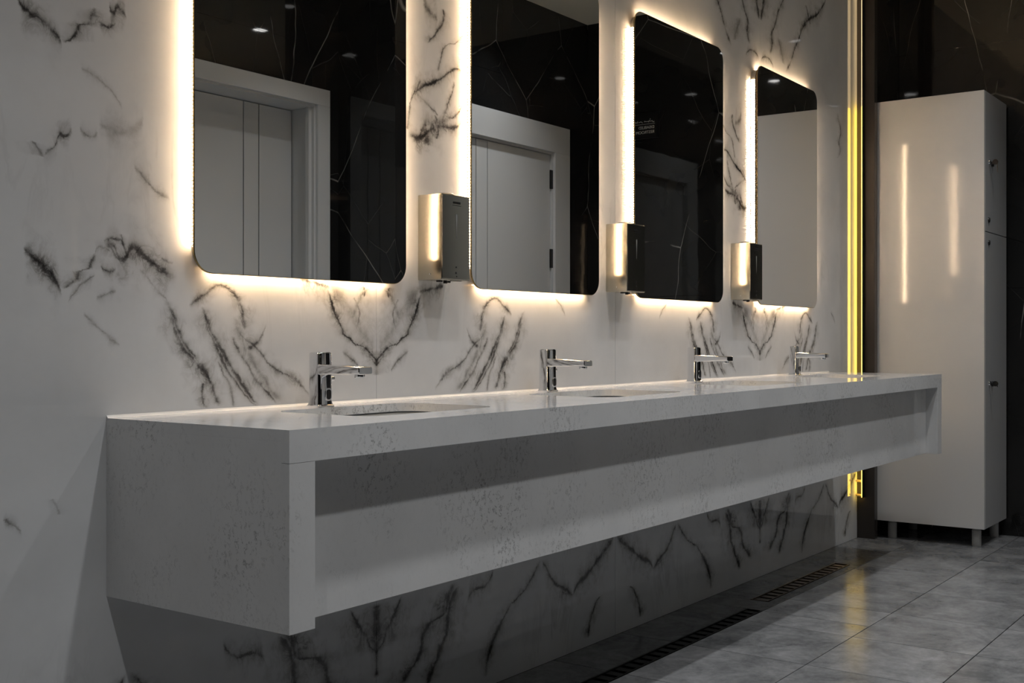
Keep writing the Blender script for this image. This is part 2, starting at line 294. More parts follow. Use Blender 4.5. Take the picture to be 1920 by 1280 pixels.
# ================================================================== mesh helpers
def bm_box(bm, x0, x1, y0, y1, z0, z1):
    vs = [bm.verts.new(p) for p in ((x0,y0,z0),(x1,y0,z0),(x1,y1,z0),(x0,y1,z0),(x0,y0,z1),(x1,y0,z1),(x1,y1,z1),(x0,y1,z1))]
    for f in ((0,3,2,1),(4,5,6,7),(0,1,5,4),(1,2,6,5),(2,3,7,6),(3,0,4,7)):
        bm.faces.new([vs[i] for i in f])
def bm_loft(bm, rings, cap0=True, cap1=True):
    L = [[bm.verts.new(p) for p in r] for r in rings]
    n = len(L[0])
    for a, b in zip(L, L[1:]):
        for i in range(n):
            j = (i + 1) % n
            bm.faces.new((a[i], a[j], b[j], b[i]))
    if cap0: bm.faces.new(list(reversed(L[0])))
    if cap1: bm.faces.new(L[-1])
def rrect(cx, cy, w, h, r, n=6):
    pts = []
    for sx, sy, a0 in ((1, 1, 0), (-1, 1, 90), (-1, -1, 180), (1, -1, 270)):
        for k in range(n + 1):
            a = R(a0 + 90 * k / n)
            pts.append((cx + sx * (w / 2 - r) + r * math.cos(a), cy + sy * (h / 2 - r) + r * math.sin(a)))
    return pts
def circ(cx, cy, r, n=24):
    return [(cx + r * math.cos(2 * math.pi * k / n), cy + r * math.sin(2 * math.pi * k / n)) for k in range(n)]
def bm_tube_pts(bm, pts, r, n=6):
    rings = []
    for i, p in enumerate(pts):
        d = (pts[min(i + 1, len(pts) - 1)] - pts[max(i - 1, 0)]).normalized()
        a = Vector((0, 0, 1)).cross(d)
        if a.length < 1e-4: a = Vector((1, 0, 0))
        a.normalize(); c = d.cross(a)
        rings.append([p + r * (math.cos(2 * math.pi * k / n) * a + math.sin(2 * math.pi * k / n) * c) for k in range(n)])
    bm_loft(bm, rings)
def obj(name, bm, mat, parent=None, loc=(0, 0, 0), bevel=0.0, smooth=False, segs=2):
    bmesh.ops.recalc_face_normals(bm, faces=bm.faces)
    if bevel:
        bmesh.ops.bevel(bm, geom=[e for e in bm.edges if len(e.link_faces) == 2 and e.calc_face_angle(0) > 0.6], offset=bevel, segments=segs, affect='EDGES', profile=0.5)
    me = bpy.data.meshes.new(name); bm.to_mesh(me); bm.free()
    me.materials.append(mat)
    if smooth:
        for p in me.polygons: p.use_smooth = True
        me.set_sharp_from_angle(angle=R(35))
    o = bpy.data.objects.new(name, me); C.objects.link(o)
    o.location = loc
    if parent: o.parent = parent
    return o
def box(name, x0, x1, y0, y1, z0, z1, mat, parent=None, bevel=0.0, loc=(0, 0, 0), smooth=False):
    bm = bmesh.new(); bm_box(bm, x0, x1, y0, y1, z0, z1)
    return obj(name, bm, mat, parent, loc, bevel, smooth)
def cyl(name, axis, c, r, a, b, mat, parent=None, n=24, bevel=0.0, r2=None):
    """cylinder along axis 'x','y' or 'z' from a to b; c = the two other coordinates"""
    bm = bmesh.new(); r2 = r if r2 is None else r2
    def P(t, q): return {'x': (t, q[0], q[1]), 'y': (q[0], t, q[1]), 'z': (q[0], q[1], t)}[axis]
    bm_loft(bm, [[P(a, q) for q in circ(c[0], c[1], r, n)], [P(b, q) for q in circ(c[0], c[1], r2, n)]])
    return obj(name, bm, mat, parent, (0, 0, 0), bevel, True)
def empty(name, loc=(0, 0, 0)):
    o = bpy.data.objects.new(name, None); C.objects.link(o); o.location = loc
    o.empty_display_size = 0.05
    return o
def tag(o, label, cat, group=None):
    o['label'] = label; o['category'] = cat
    if group: o['group'] = group
    return o
def structure(o): o['kind'] = 'structure'; return o
def copy_tree(o, parent=None):
    c = o.copy(); C.objects.link(c)
    if parent: c.parent = parent
    for ch in list(o.children): copy_tree(ch, c)
    return c

# ================================================================== setting
# ---- floor: slab of grout bed, tiles with recessed joints, cut around the drains
DRAINS = [(4.295, 5.222, -0.226, -0.152), (2.45, 4.142, -0.273, -0.206)]
fl = empty('floor', (0, 0, 0)); structure(fl)
bm = bmesh.new(); bm_box(bm, XL, XE, W1 - 0.2, 0.0, -0.09, -0.04); obj('screed', bm, M['grout'], fl)
xs = [3.538 + 0.4265 * i for i in range(-13, 8)]
ys = [-0.2725 - 0.4127 * i for i in range(0, 6)]
ys = [0.0] + ys + [W1 - 0.17]
J = 0.0017
def subtract(rects, d):
    out = []
    for (a, b, c, e) in rects:                      # x0 x1 y0 y1
        if d[1] <= a or d[0] >= b or d[3] <= c or d[2] >= e: out.append((a, b, c, e)); continue
        if d[0] > a: out.append((a, d[0], c, e))
        if d[1] < b: out.append((d[1], b, c, e))
        x0, x1 = max(a, d[0]), min(b, d[1])
        if d[2] > c: out.append((x0, x1, c, d[2]))
        if d[3] < e: out.append((x0, x1, d[3], e))
    return out
edges = [XL] + [x for x in xs if x > XL + 0.05 and x < XE - 0.02] + [XE]
for y1, y0 in zip(ys, ys[1:]):
    for x0, x1 in zip(edges, edges[1:]):
        rects = [(x0, x1, y0, y1)]
        for d in DRAINS: rects = subtract(rects, d)
        if y0 < W2 - 0.0:                            # solid wall stands beyond the jog
            rects = subtract(rects, (XJ, 9, -9, W2))
        for (a, b, c, e) in rects:
            if b - a < 0.012 or e - c < 0.012: continue
            box('tile', a + J, b - J, c + J, e - J, -0.0400, 0.0, M['tile'], fl, bevel=0.0006)
# ---- ceiling
cl = box('ceiling', XL, XE + 0.1, W1 - 0.3, 0.1, CEIL, CEIL + 0.1, M['plaster']); structure(cl)
# ---- wall behind the mirrors, bookmatched slabs
wb = empty('wall_back', (0, 0, 0)); structure(wb)
box('backing', XL, 5.958, 0.012, 0.1, 0, CEIL, M['grout'], wb)
seams = [XL, -1.411, -0.183, 1.045, 2.273, 3.501, 4.729, 5.957]
for a, b_ in zip(seams, seams[1:]):
    box('marble_slab', a + 0.0006, b_ - 0.0006, 0.0, 0.012, 0.0, CEIL, M['marble'], wb, bevel=0.0003)
# ---- black marble walls
def black_wall(name, axis, at, thick, a, b, holes=(), step=1.2, rows=(0, 1.31, 2.62, CEIL)):
    """slabs on a wall; axis 'x' wall plane is y=at spanning x a..b; axis 'y' wall plane is x=at spanning y a..b"""
    w = empty(name, (0, 0, 0)); structure(w)
    n = max(1, round((b - a) / step)); cuts = [a + (b - a) * i / n for i in range(n + 1)]
    for c0, c1 in zip(cuts, cuts[1:]):
        for z0, z1 in zip(rows, rows[1:]):
            rects = [(c0, c1, z0, z1)]
            for h in holes: rects = subtract(rects, h)
            for (p, q, r, s) in rects:
                if q - p < 0.01 or s - r < 0.01: continue
                g = 0.0007
                if axis == 'x': box('marble_panel', p + g, q - g, min(at, at + thick), max(at, at + thick), r + g, s - g, M['black'], w, bevel=0.0004)
                else: box('marble_panel', min(at, at + thick), max(at, at + thick), p + g, q - g, r + g, s - g, M['black'], w, bevel=0.0004)
    return w
black_wall('wall_right', 'y', XE, 0.08, W2, -0.05)
wr = black_wall('wall_right_return', 'x', -0.05, 0.05, 6.007, XE, step=1.2)
D1 = (3.34, 4.51, 0.0, 2.39)      # casing outer: door_1 in the deep part
D2 = (4.93, 6.25, 0.0, 2.39)      # door_2
black_wall('wall_front', 'x', W1, -0.3, XL, XJ, holes=[(D1[0] + 0.02, D1[1] - 0.02, 0, D1[3] - 0.02)])
black_wall('wall_front_right', 'x', W2, -0.3, XJ, XE, holes=[(D2[0] + 0.02, D2[1] - 0.02, 0, D2[3] - 0.02)])
black_wall('wall_jog', 'y', XJ, 0.06, W1, W2 - 0.0005 - 0.3, holes=[]) if False else None
wj = black_wall('wall_jog', 'y', XJ - 0.012, 0.012, W1, W2, step=0.42)
wl = black_wall('wall_left', 'y', XL - 0.08, 0.08, W1, 0.0)
# ---- bronze pier that closes the marble wall
tr = box('trim_1', 5.959, 6.005, -0.0915, 0.0, 0.0, CEIL, M['bronze'], bevel=0.0012); structure(tr)

# ---- doors (seen in the mirrors)
def door(n, x0, x1, ztop, face, cas, depth, grooves, hinge_x=None):
    d = empty('door_%d' % n, ((x0 + x1) / 2, face, 0)); structure(d)
    def lb(name, a, b, c, e, f, g, mat, bev=0.0, par=None):
        cx, cy = (x0 + x1) / 2, face
        bmx = bmesh.new()
        bm_box(bmx, a - cx, b - cx, c - cy, e - cy, f, g)
        return obj(name, bmx, mat, par or d, (0, 0, 0), bev)
    zi = ztop - cas
    # architrave
    lb('casing', x0, x0 + cas, face - 0.001, face + 0.018, 0, zi, M['white_paint'], 0.0015)
    lb('casing', x1 - cas, x1, face - 0.001, face + 0.018, 0, zi, M['white_paint'], 0.0015)
    lb('casing', x0, x1, face - 0.001, face + 0.018, zi + 0.0006, ztop, M['white_paint'], 0.0015)
    # lining of the opening
    lb('jamb', x0 + cas - 0.03, x0 + cas + 0.012, face - depth - 0.06, face - 0.002, 0, zi + 0.012, M['white_paint'])
    lb('jamb', x1 - cas - 0.012, x1 - cas + 0.03, face - depth - 0.06, face - 0.002, 0, zi + 0.012, M['white_paint'])
    lb('jamb', x0 + cas + 0.0125, x1 - cas - 0.0125, face - depth - 0.06, face - 0.002, zi - 0.012, zi + 0.012, M['white_paint'])
    if depth > 0.1:                                   # stepped stop bead in front of the reveal
        lb('stop_bead', x1 - cas - 0.034, x1 - cas - 0.0125, face - 0.045, face - 0.02, 0, zi - 0.0125, M['white_paint'])
        lb('stop_bead', x0 + cas + 0.0125, x0 + cas + 0.034, face - 0.045, face - 0.02, 0, zi - 0.0125, M['white_paint'])
    # leaf: three panels over a dark core, so the grooves are real
    lx0, lx1 = x0 + cas + 0.016, x1 - cas - 0.016
    zl = zi - 0.016
    core = lb('door_leaf', lx0, lx1, face - depth - 0.04, face - depth - 0.006, 0.008, zl, M['groove'])
    cuts = [lx0] + list(grooves) + [lx1]
    for a, b in zip(cuts, cuts[1:]):
        lb('door_panel', a + 0.003, b - 0.003, face - depth - 0.006, face - depth, 0.008, zl, M['white_paint'], 0.0008)
    if hinge_x is not None:
        for z in (2.05, 1.55, 0.3):
            h = lb('hinge', hinge_x - 0.014, hinge_x + 0.014, face - depth, face - depth + 0.012, z - 0.06, z + 0.06, M['black_plastic'], 0.003)
    return d
d1 = door(1, D1[0], D1[1], D1[3], W1, 0.09, 0.17, (4.065, 4.17))
d2 = door(2, D2[0], D2[1], D2[3], W2, 0.17, 0.012, (5.30, 5.41), hinge_x=6.07)

# ================================================================== vanity counter
cx, cy = (CX0 + CX1) / 2, CYF / 2
van = tag(empty('vanity_counter', (0, 0, 0)), 'long floating speckled grey quartz washbasin counter hung on the marble wall', 'counter')
FX = [1.998, 2.978, 3.969, 4.953]                  # tap / basin centres
SLAB = 0.021
def slab_with_holes(name, x0, x1, y0, y1, z0, z1, holes, mat, parent):
    cu = bpy.data.curves.new('tmp', 'CURVE'); cu.dimensions = '2D'; cu.fill_mode = 'BOTH'; cu.extrude = (z1 - z0) / 2
    def spl(pts):
        s = cu.splines.new('POLY'); s.points.add(len(pts) - 1); s.use_cyclic_u = True
        for i, p in enumerate(pts): s.points[i].co = (p[0], p[1], 0, 1)
    spl([(x0, y0), (x1, y0), (x1, y1), (x0, y1)])
    for h in holes: spl(h)
    t = bpy.data.objects.new('tmp', cu); C.objects.link(t)
    bpy.context.view_layer.update()
    me = bpy.data.meshes.new_from_object(t.evaluated_get(bpy.context.evaluated_depsgraph_get()))
    bpy.data.objects.remove(t); bpy.data.curves.remove(cu)
    bm = bmesh.new(); bm.from_mesh(me); bpy.data.meshes.remove(me)
    for f_ in bm.faces: f_.smooth = False
    bmesh.ops.remove_doubles(bm, verts=bm.verts, dist=1e-5)
    bmesh.ops.translate(bm, verts=bm.verts, vec=(0, 0, (z0 + z1) / 2))
    return obj(name, bm, mat, parent)
BC = [(x + 0.035, -0.262) for x in FX]             # basin opening centres
BW, BD = 0.46, 0.305
holes = [rrect(x, y, BW, BD, 0.055, 8) for x, y in BC]
XM = 3.4968
top = slab_with_holes('worktop', CX0, CX1, CYF, -0.0005, CZT - SLAB, CZT, holes, M['quartz'], van)
box('apron', CX0, XM - 0.0004, CYF, CYF + 0.02, 0.8162, CZT - SLAB, M['quartz'], van)
box('apron', XM + 0.0004, CX1 - 0.0645, CYF, CYF + 0.02, 0.8162, CZT - SLAB, M['quartz'], van)
box('apron_underside', CX0 + 0.064, CX1 - 0.0645, CYF + 0.02, -0.4925, 0.8162, 0.83, M['quartz'], van)
bm = bmesh.new()                                   # left end panel, notched at the front for the apron
zt_ = CZT - SLAB - 0.0001
yz = [(CYF, CZB), (-0.0005, CZB), (-0.0005, zt_), (CYF + 0.0202, zt_), (CYF + 0.0202, 0.8155), (CYF, 0.8155)]
bm_loft(bm, [[(x_, a_, b_) for a_, b_ in yz] for x_ in (CX0, CX0 + 0.064)])
obj('end_panel', bm, M['quartz'], van)
box('end_panel', CX1 - 0.064, CX1, CYF, -0.0005, CZB, CZT - SLAB - 0.0002, M['quartz'], van, bevel=0.0008)
box('front_panel', CX0 + 0.0645, CX1 - 0.0645, -0.4925, -0.4725, 0.5085, 0.8158, M['quartz'], van, bevel=0.0006)
bm = bmesh.new()                                   # silicone bead along the joint with the wall
bm_loft(bm, [[(x_, a_, b_) for a_, b_ in ((-0.0005, CZT - 0.0005), (-0.0005, CZT + 0.006), (-0.0022, CZT + 0.0032), (-0.0055, CZT - 0.0005))] for x_ in (CX0, CX1)])
obj('silicone_bead', bm, plain('white_silicone', (0.8, 0.8, 0.79), 0.35), van)
for x in (CX0 + 0.066, 2.5, 3.485, 4.48, CX1 - 0.096):
    box('wall_bracket', x, x + 0.03, -0.46, -0.001, 0.70, 0.74, M['drain_dark'], van)

# ---- undermounted basins
def make_basin():
    e = empty('sink_basin')
    bm = bmesh.new()
    zt = -0.004
    rings = []
    prof = [(0.030, zt), (0.030, zt - 0.012), (0.004, zt), (0.002, zt - 0.02), (-0.010, zt - 0.075), (-0.045, zt - 0.115), (-0.11, zt - 0.128), (-0.13, zt - 0.132)]
    # inside skin
    def ring(off, z, n=8):
        w, h = BW + 2 * off, BD + 2 * off
        r = max(0.055 + off, 0.015)
        r = min(r, h / 2 - 0.001)
        return [(x, y, z) for x, y in rrect(0, 0, w, h, r, n)]
    inner = [ring(0.030, zt), ring(0.004, zt), ring(0.000, zt - 0.02), ring(-0.008, zt - 0.07), ring(-0.03, zt - 0.108), ring(-0.075, zt - 0.124), ring(-0.13, zt - 0.130)]
    bm_loft(bm, inner, cap0=False, cap1=True)
    outer = [ring(0.030, zt), ring(0.030, zt - 0.012), ring(0.012, zt - 0.016), ring(0.006, zt - 0.075), ring(-0.018, zt - 0.122), ring(-0.07, zt - 0.140), ring(-0.13, zt - 0.146)]
    bm_loft(bm, outer, cap0=False, cap1=True)
    bmesh.ops.remove_doubles(bm, verts=bm.verts, dist=1e-6)
    obj('bowl', bm, M['ceramic'], e, smooth=True)
    cyl('drain_ring', 'z', (0, 0), 0.031, zt - 0.131, zt - 0.1265, M['chrome'], e, bevel=0.001)
    cyl('drain_plug', 'z', (0, 0), 0.021, zt - 0.1265, zt - 0.122, M['chrome'], e, bevel=0.001)
    return e
BL = ['nearest camera at the left', 'second from the left', 'third from the left', 'farthest at the right end']
b0 = make_basin()
for i, (x, y) in enumerate(BC):
    o = b0 if i == 0 else copy_tree(b0)
    o.location = (x, y, CZT - SLAB)
    tag(o, 'white undermounted basin sunk in the quartz counter, ' + BL[i], 'sink', 'basins sunk in the counter')

# ---- taps
def make_tap(lever):
    e = empty('sensor_faucet')
    w, dp, h = 0.046, 0.040, 0.131
    bm = bmesh.new()
    prof = [(0.0, 0.010), (0.0035, 0.010), (0.006, 0.004), (0.016, 0.0), (h - 0.002, 0.0), (h, -0.002)]
    bm_loft(bm, [[(x, y, z) for x, y in rrect(0, 0, w + o_, dp + o_, 0.009, 5)] for z, o_ in prof])
    obj('column', bm, M['chrome'], e, smooth=True)
    # spout reaching into the room (towards -y)
    zs0, zs1 = 0.0785, 0.1035
    L0, L1 = -dp / 2 + 0.006, -0.150
    bm = bmesh.new()
    def sec(y, wd, z0, z1): return [(x, y, z) for x, z in rrect(0, (z0 + z1) / 2, wd, z1 - z0, 0.003, 3)]
    bm_loft(bm, [sec(L0, w, zs0, zs1), sec(L1 + 0.03, w, zs0 + 0.0015, zs1 - 0.003), sec(L1 + 0.002, w, zs0 + 0.002, zs1 - 0.0045), sec(L1, w - 0.003, zs0 + 0.0035, zs1 - 0.006)])
    obj('spout', bm, M['chrome'], e, smooth=True)
    cyl('aerator', 'z', (0, L1 + 0.019), 0.0125, zs0 - 0.006, zs0 + 0.003, M['chrome'], e, bevel=0.001)
    # sensor window with raised surround
    bm = bmesh.new()
    bm_loft(bm, [[(x, -dp / 2 - 0.0014, z) for x, z in rrect(0.007, 0.030, 0.021, 0.031, 0.009, 5)], [(x, -dp / 2 + 0.002, z) for x, z in rrect(0.007, 0.030, 0.022, 0.032, 0.0095, 5)]])
    s = obj('sensor_surround', bm, M['chrome'], e, smooth=True)
    bm = bmesh.new()
    bm_loft(bm, [[(x, -dp / 2 - 0.0022, z) for x, z in rrect(0.007, 0.030, 0.015, 0.024, 0.0065, 5)], [(x, -dp / 2 - 0.0008, z) for x, z in rrect(0.007, 0.030, 0.015, 0.024, 0.0065, 5)]])
    obj('sensor_window', bm, M['black_plastic'], s, smooth=True)
    # top cap line
    bm = bmesh.new()
    bm_loft(bm, [[(x, y, z) for x, y in rrect(0, 0, w - 0.006, dp - 0.006, 0.007, 5)] for z in (h - 0.0005, h + 0.0012)])
    obj('top_cap', bm, M['chrome'], e, smooth=True)
    if lever:
        bm = bmesh.new()
        bm_loft(bm, [[(t, y, z) for y, z in circ(0.0, 0.067, r_, 14)] for t, r_ in ((w / 2 - 0.002, 0.0045), (w / 2 + 0.006, 0.0045), (w / 2 + 0.007, 0.0068), (w / 2 + 0.020, 0.0068), (w / 2 + 0.021, 0.005))])
        lv = obj('mixing_lever', bm, M['chrome'], e, smooth=True)
        cyl('lever_pin', 'z', (w / 2 + 0.010, 0.0), 0.0028, 0.072, 0.0835, M['chrome'], lv, n=10)
    return e
TL = ['chrome sensor tap on the counter under the leftmost mirror, nearest the camera',
      'chrome sensor tap on the counter, second from the left, under the second mirror',
      'chrome sensor tap on the counter, third from the left, under the all-black mirror',
      'chrome sensor tap on the counter, farthest right, under the mirror showing the white locker']
t0 = make_tap(True); t2 = make_tap(False)
for i, x in enumerate(FX):
    o = (t0, None, t2, None)[i] or copy_tree(t0 if i == 1 else t2)
    o.location = (x + 0.002, -0.068, CZT)
    tag(o, TL[i], 'tap', 'chrome taps along the counter')

# ================================================================== lit mirrors
MX = [(1.6546, 2.3619), (2.6471, 3.3507), (3.5905, 4.3077), (4.6166, 5.3279)]
MZ0, MZ1 = 1.1875, 2.219
ML = ['backlit mirror with rounded corners, leftmost and nearest, reflecting a deep-set white door',
      'backlit mirror second from the left, reflecting a white door with black hinges',
      'backlit mirror third from the left, reflecting only black marble and a small sign',
      'backlit mirror farthest right, reflecting the tall white locker']
def make_mirror(x0, x1, tilt=0):
    w = x1 - x0; hgt = MZ1 - MZ0
    e = empty('backlit_mirror', ((x0 + x1) / 2, 0, MZ0))
    bm = bmesh.new()
    outl = rrect(0, hgt / 2, w, hgt, 0.052, 12)
    outi = rrect(0, hgt / 2, w - 0.0024, hgt - 0.0024, 0.051, 12)
    bm_loft(bm, [[(x, -0.0220, z) for x, z in outl], [(x, -0.0262, z) for x, z in outl], [(x, -0.0270, z) for x, z in outi]])
    me_ = obj('mirror_edge', bm, M['mirror_edge'], e)
    bm = bmesh.new()
    inn = rrect(0, hgt / 2, w - 0.0030, hgt - 0.0030, 0.0505, 12)
    bm_loft(bm, [[(x, -0.0268, z) for x, z in inn], [(x, -0.0273, z) for x, z in inn]])
    mg_ = obj('mirror_glass', bm, M['mirror'], e)
    if tilt:                                           # this pane hangs slightly askew, hinged on its right edge
        rm = Matrix.Translation((w / 2, 0, 0)) @ Matrix.Rotation(tilt, 4, 'Z') @ Matrix.Translation((-w / 2, 0, 0))
        me_.matrix_local = rm; mg_.matrix_local = rm
    bm = bmesh.new()
    ins = 0.0145
    fr = rrect(0, hgt / 2, w - 2 * ins, hgt - 2 * ins, 0.04, 8)
    bm_loft(bm, [[(x, -0.0005, z) for x, z in fr], [(x, -0.0219, z) for x, z in fr]])
    obj('back_frame', bm, M['alu'], e)
    a, b_ = -w / 2 + ins, w / 2 - ins
    g = 0.0008
    cr = 0.045
    for nm, bx, mt in (('led_strip', (a - 0.0016, a - 0.0002, -0.0185, -0.004, ins + cr, hgt - ins - cr), 'led_z'),
                       ('led_strip', (b_ + 0.0002, b_ + 0.0016, -0.0185, -0.004, ins + cr, hgt - ins - cr), 'led_z'),
                       ('led_strip', (a + cr, b_ - cr, -0.0185, -0.004, ins - 0.0016, ins - 0.0002), 'led_x'),
                       ('led_strip', (a + cr, b_ - cr, -0.0185, -0.004, hgt - ins + 0.0002, hgt - ins + 0.0016), 'led_x')):
        box(nm, *bx, M[mt], e)
    return e
for (x0, x1), lab in zip(MX, ML):
    tag(make_mirror(x0, x1, 0.0157 if x0 > 4.5 else 0), lab, 'mirror', 'backlit mirrors above the counter')

# ================================================================== soap dispensers
def make_dispenser():
    e = empty('soap_dispenser')
    W_, D_, H_ = 0.125, 0.0855, 0.236
    bm = bmesh.new(); bm_box(bm, 0, W_, -D_, -0.0008, 0, H_)
    obj('housing', bm, M['steel'], e, (0, 0, 0), 0.0022, True)
    bm = bmesh.new(); bm_box(bm, 0.002, W_ - 0.002, -D_ - 0.0012, -D_ + 0.002, 0.003, H_ - 0.003)
    f = obj('front_plate', bm, M['steel_front'], e, (0, 0, 0), 0.0006)
    # level window: a long tapering slit
    bm = bmesh.new()
    pts = [(0.064, 0.115), (0.0655, 0.150), (0.0675, 0.178), (0.066, 0.183), (0.062, 0.183), (0.0605, 0.178), (0.0625, 0.150)]
    bm_loft(bm, [[(x, -D_ - 0.0018, z) for x, z in pts], [(x, -D_ - 0.0008, z) for x, z in pts]])
    obj('level_window', bm, plain('pale_level_window', (0.30, 0.31, 0.30), 0.2) if 'pw' not in M else M['pw'], f)
    # small printed mark: a row of tiny dark strokes over a rule, and dots near the foot
    bm = bmesh.new()
    y0, y1 = -D_ - 0.0016, -D_ - 0.0010
    for k in range(7):
        bm_box(bm, 0.049 + 0.0048 * k, 0.0525 + 0.0048 * k, y0, y1, 0.2115, 0.2175)
    o_ = obj('printed_mark', bm, M['black_plastic'], f); o_['kind'] = 'stuff'
    bm = bmesh.new(); bm_box(bm, 0.0475, 0.084, y0, y1, 0.2065, 0.2078)
    obj('printed_rule', bm, M['black_plastic'], f)
    for (x, z, s) in ((0.063, 0.036, 0.0022), (0.062, 0.020, 0.0024), (0.065, 0.0105, 0.0014)):
        bm = bmesh.new(); bm_box(bm, x - s, x + s, y0, y1, z - s, z + s); obj('indicator', bm, M['black_plastic'], f)
    # filler cap on top
    bm = bmesh.new()
    bm_loft(bm, [[(x, y, z) for x, y in circ(0.062, -0.043, r_, 28)] for z, r_ in ((H_ - 0.001, 0.030), (H_ + 0.004, 0.030), (H_ + 0.0065, 0.027))])
    obj('filler_cap', bm, M['black_plastic'], e, smooth=True)
    # underside: nozzle, slots, feet
    cyl('nozzle', 'z', (0.060, -0.050), 0.006, -0.008, 0.002, M['black_plastic'], e, n=16, bevel=0.001)
    bm = bmesh.new(); bm_box(bm, 0.032, 0.046, -0.052, -0.040, -0.0045, 0.002); obj('sensor_eye', bm, M['black_plastic'], e, (0, 0, 0), 0.001)
    bm = bmesh.new(); bm_box(bm, 0.070, 0.088, -0.047, -0.037, -0.0050, 0.002); obj('sensor_eye', bm, M['black_plastic'], e, (0, 0, 0), 0.001)
    bm = bmesh.new(); bm_box(bm, 0.055, 0.098, -0.078, -0.071, -0.0015, 0.002); obj('latch_slot', bm, M['black_plastic'], e)
    cyl('rivet', 'x', (-0.045, 0.016), 0.0022, -0.0012, 0.001, M['chrome'], e, n=12)
    return e
DL = ['steel soap dispenser on the wall between the first and second mirrors',
      'steel soap dispenser on the wall between the second and third mirrors',
      'steel soap dispenser on the wall between the third and fourth mirrors']
M['pw'] = plain('pale_level_window', (0.30, 0.31, 0.30), 0.2)
dd = make_dispenser()
for i, x in enumerate((2.4395, 3.4365, 4.4345)):
    o = dd if i == 0 else copy_tree(dd)
    o.location = (x, 0, 1.2035)
    tag(o, DL[i], 'dispenser', 'soap dispensers between the mirrors')

# ================================================================== golden LED profile in the corner
ls = tag(empty('golden_light_strip', (5.94, -0.04, 0.2145)), 'tall golden LED light strip in the corner where marble meets the dark pier', 'light strip')
def lsb(name, x0, x1, y0, y1, z0, z1, mat, par=ls, bev=0.0):
    bmx = bmesh.new(); bm_box(bmx, x0 - 5.94, x1 - 5.94, y0 + 0.04, y1 + 0.04, z0 - 0.2145, z1 - 0.2145)
    return obj(name, bmx, mat, par, (0, 0, 0), bev)
lsb('profile', 5.922, 5.957, -0.0425, -0.0385, 0.2145, CEIL, M['drain_dark'])
lsb('diffuser', 5.924, 5.955, -0.0385, -0.0345, 0.2165, 2.25, M['gold_led'])
lsb('diffuser', 5.924, 5.955, -0.0385, -0.0345, 2.2505, CEIL, M['gold_led_dim'])
for z in (0.300, 0.226):
    bm = bmesh.new()
    bm_loft(bm, [[(x, t, z_) for x, z_ in circ(0.0, z - 0.2145, 0.006, 12)] for t in (0.006, 0.0395)])
    obj('standoff_clip', bm, M['clear_clip'], ls, smooth=True)

# ================================================================== tall locker
LX0, LX1, LY0, LY1, LZ0, LZ1 = 6.0172, 6.4713, -0.6223, -0.079, 0.0925, 2.2784
lo = tag(empty('locker_cabinet', (LX0, LY0, 0)), 'tall narrow white two-door locker cabinet on short feet at the far end', 'cabinet')
def lk(name, x0, x1, y0, y1, z0, z1, mat, bev=0.0, par=lo):
    bmx = bmesh.new(); bm_box(bmx, x0 - LX0, x1 - LX0, y0 - LY0, y1 - LY0, z0, z1)
    return obj(name, bmx, mat, par, (0, 0, 0), bev)
t = 0.018
DT = 0.018
lk('side_panel', LX0, LX0 + t, LY0 + 0.0005, LY1, LZ0, LZ1, M['lacquer'], 0.0008)
lk('side_panel', LX1 - t, LX1, LY0 + DT + 0.002, LY1, LZ0, LZ1, M['lacquer'], 0.0008)
lk('top_panel', LX0 + t, LX1 - t, LY0 + DT + 0.002, LY1, LZ1 - t, LZ1, M['lacquer'])
lk('bottom_panel', LX0 + t, LX1 - t, LY0 + DT + 0.002, LY1, LZ0, LZ0 + t, M['lacquer'])
lk('back_panel', LX0 + t, LX1 - t, LY1 - 0.006, LY1, LZ0 + t, LZ1 - t, M['lacquer'])
lk('shelf', LX0 + t, LX1 - t, LY0 + DT + 0.002, LY1 - 0.006, 1.567, 1.585, M['lacquer'])
ZS = 1.577
doors = [lk('door', LX0 + t + 0.001, LX1, LY0, LY0 + DT, ZS + 0.0022, LZ1, M['grey_front'], 0.0008),
         lk('door', LX0 + t + 0.001, LX1, LY0, LY0 + DT, LZ0, ZS - 0.0022, M['grey_front'], 0.0008)]
def lock(x, z, door, key):
    X, Y = x - LX0, 0.0
    bm = bmesh.new()
    bm_loft(bm, [[(px, q, pz) for px, pz in circ(X, z, r_, 20)] for q, r_ in ((0.004, 0.0125), (-0.004, 0.0125), (-0.007, 0.0105))])
    k = obj('cam_lock', bm, M['chrome'] if key else M['black_plastic'], door, smooth=True)
    return k
l1 = lock(6.112, 1.930, doors[0], True); l2 = lock(6.112, 0.817, doors[1], True)
for dr, z, dz in ((doors[0], 1.930, 0.052), (doors[1], 0.817, 0.018)):
    X = 6.112 - LX0
    bm = bmesh.new()                                  # key head edge-on, its blade in the lock
    bm_loft(bm, [[(X + q, y_, z_) for y_, z_ in circ(-0.030, z - 0.001, 0.0135, 16)] for q in (-0.0035, 0.0035)])
    obj('key', bm, M['black_plastic'], dr, smooth=True)
    bm = bmesh.new()
    bm_loft(bm, [[(X + 0.048 + px, y_, pz) for px, pz in circ(0, z - 0.004, 0.0135, 16)] for y_ in (-0.0002, -0.010)])
    obj('latch_knob', bm, M['black_plastic'], dr, smooth=True)
    bm = bmesh.new(); bm_box(bm, X - 0.001, X + 0.001, -0.041, -0.038, z - dz, z - 0.008)
    obj('key_tag', bm, M['black_plastic'], dr)
lock(6.098, 1.638, doors[0], False); lock(6.098, 1.524, doors[1], False)
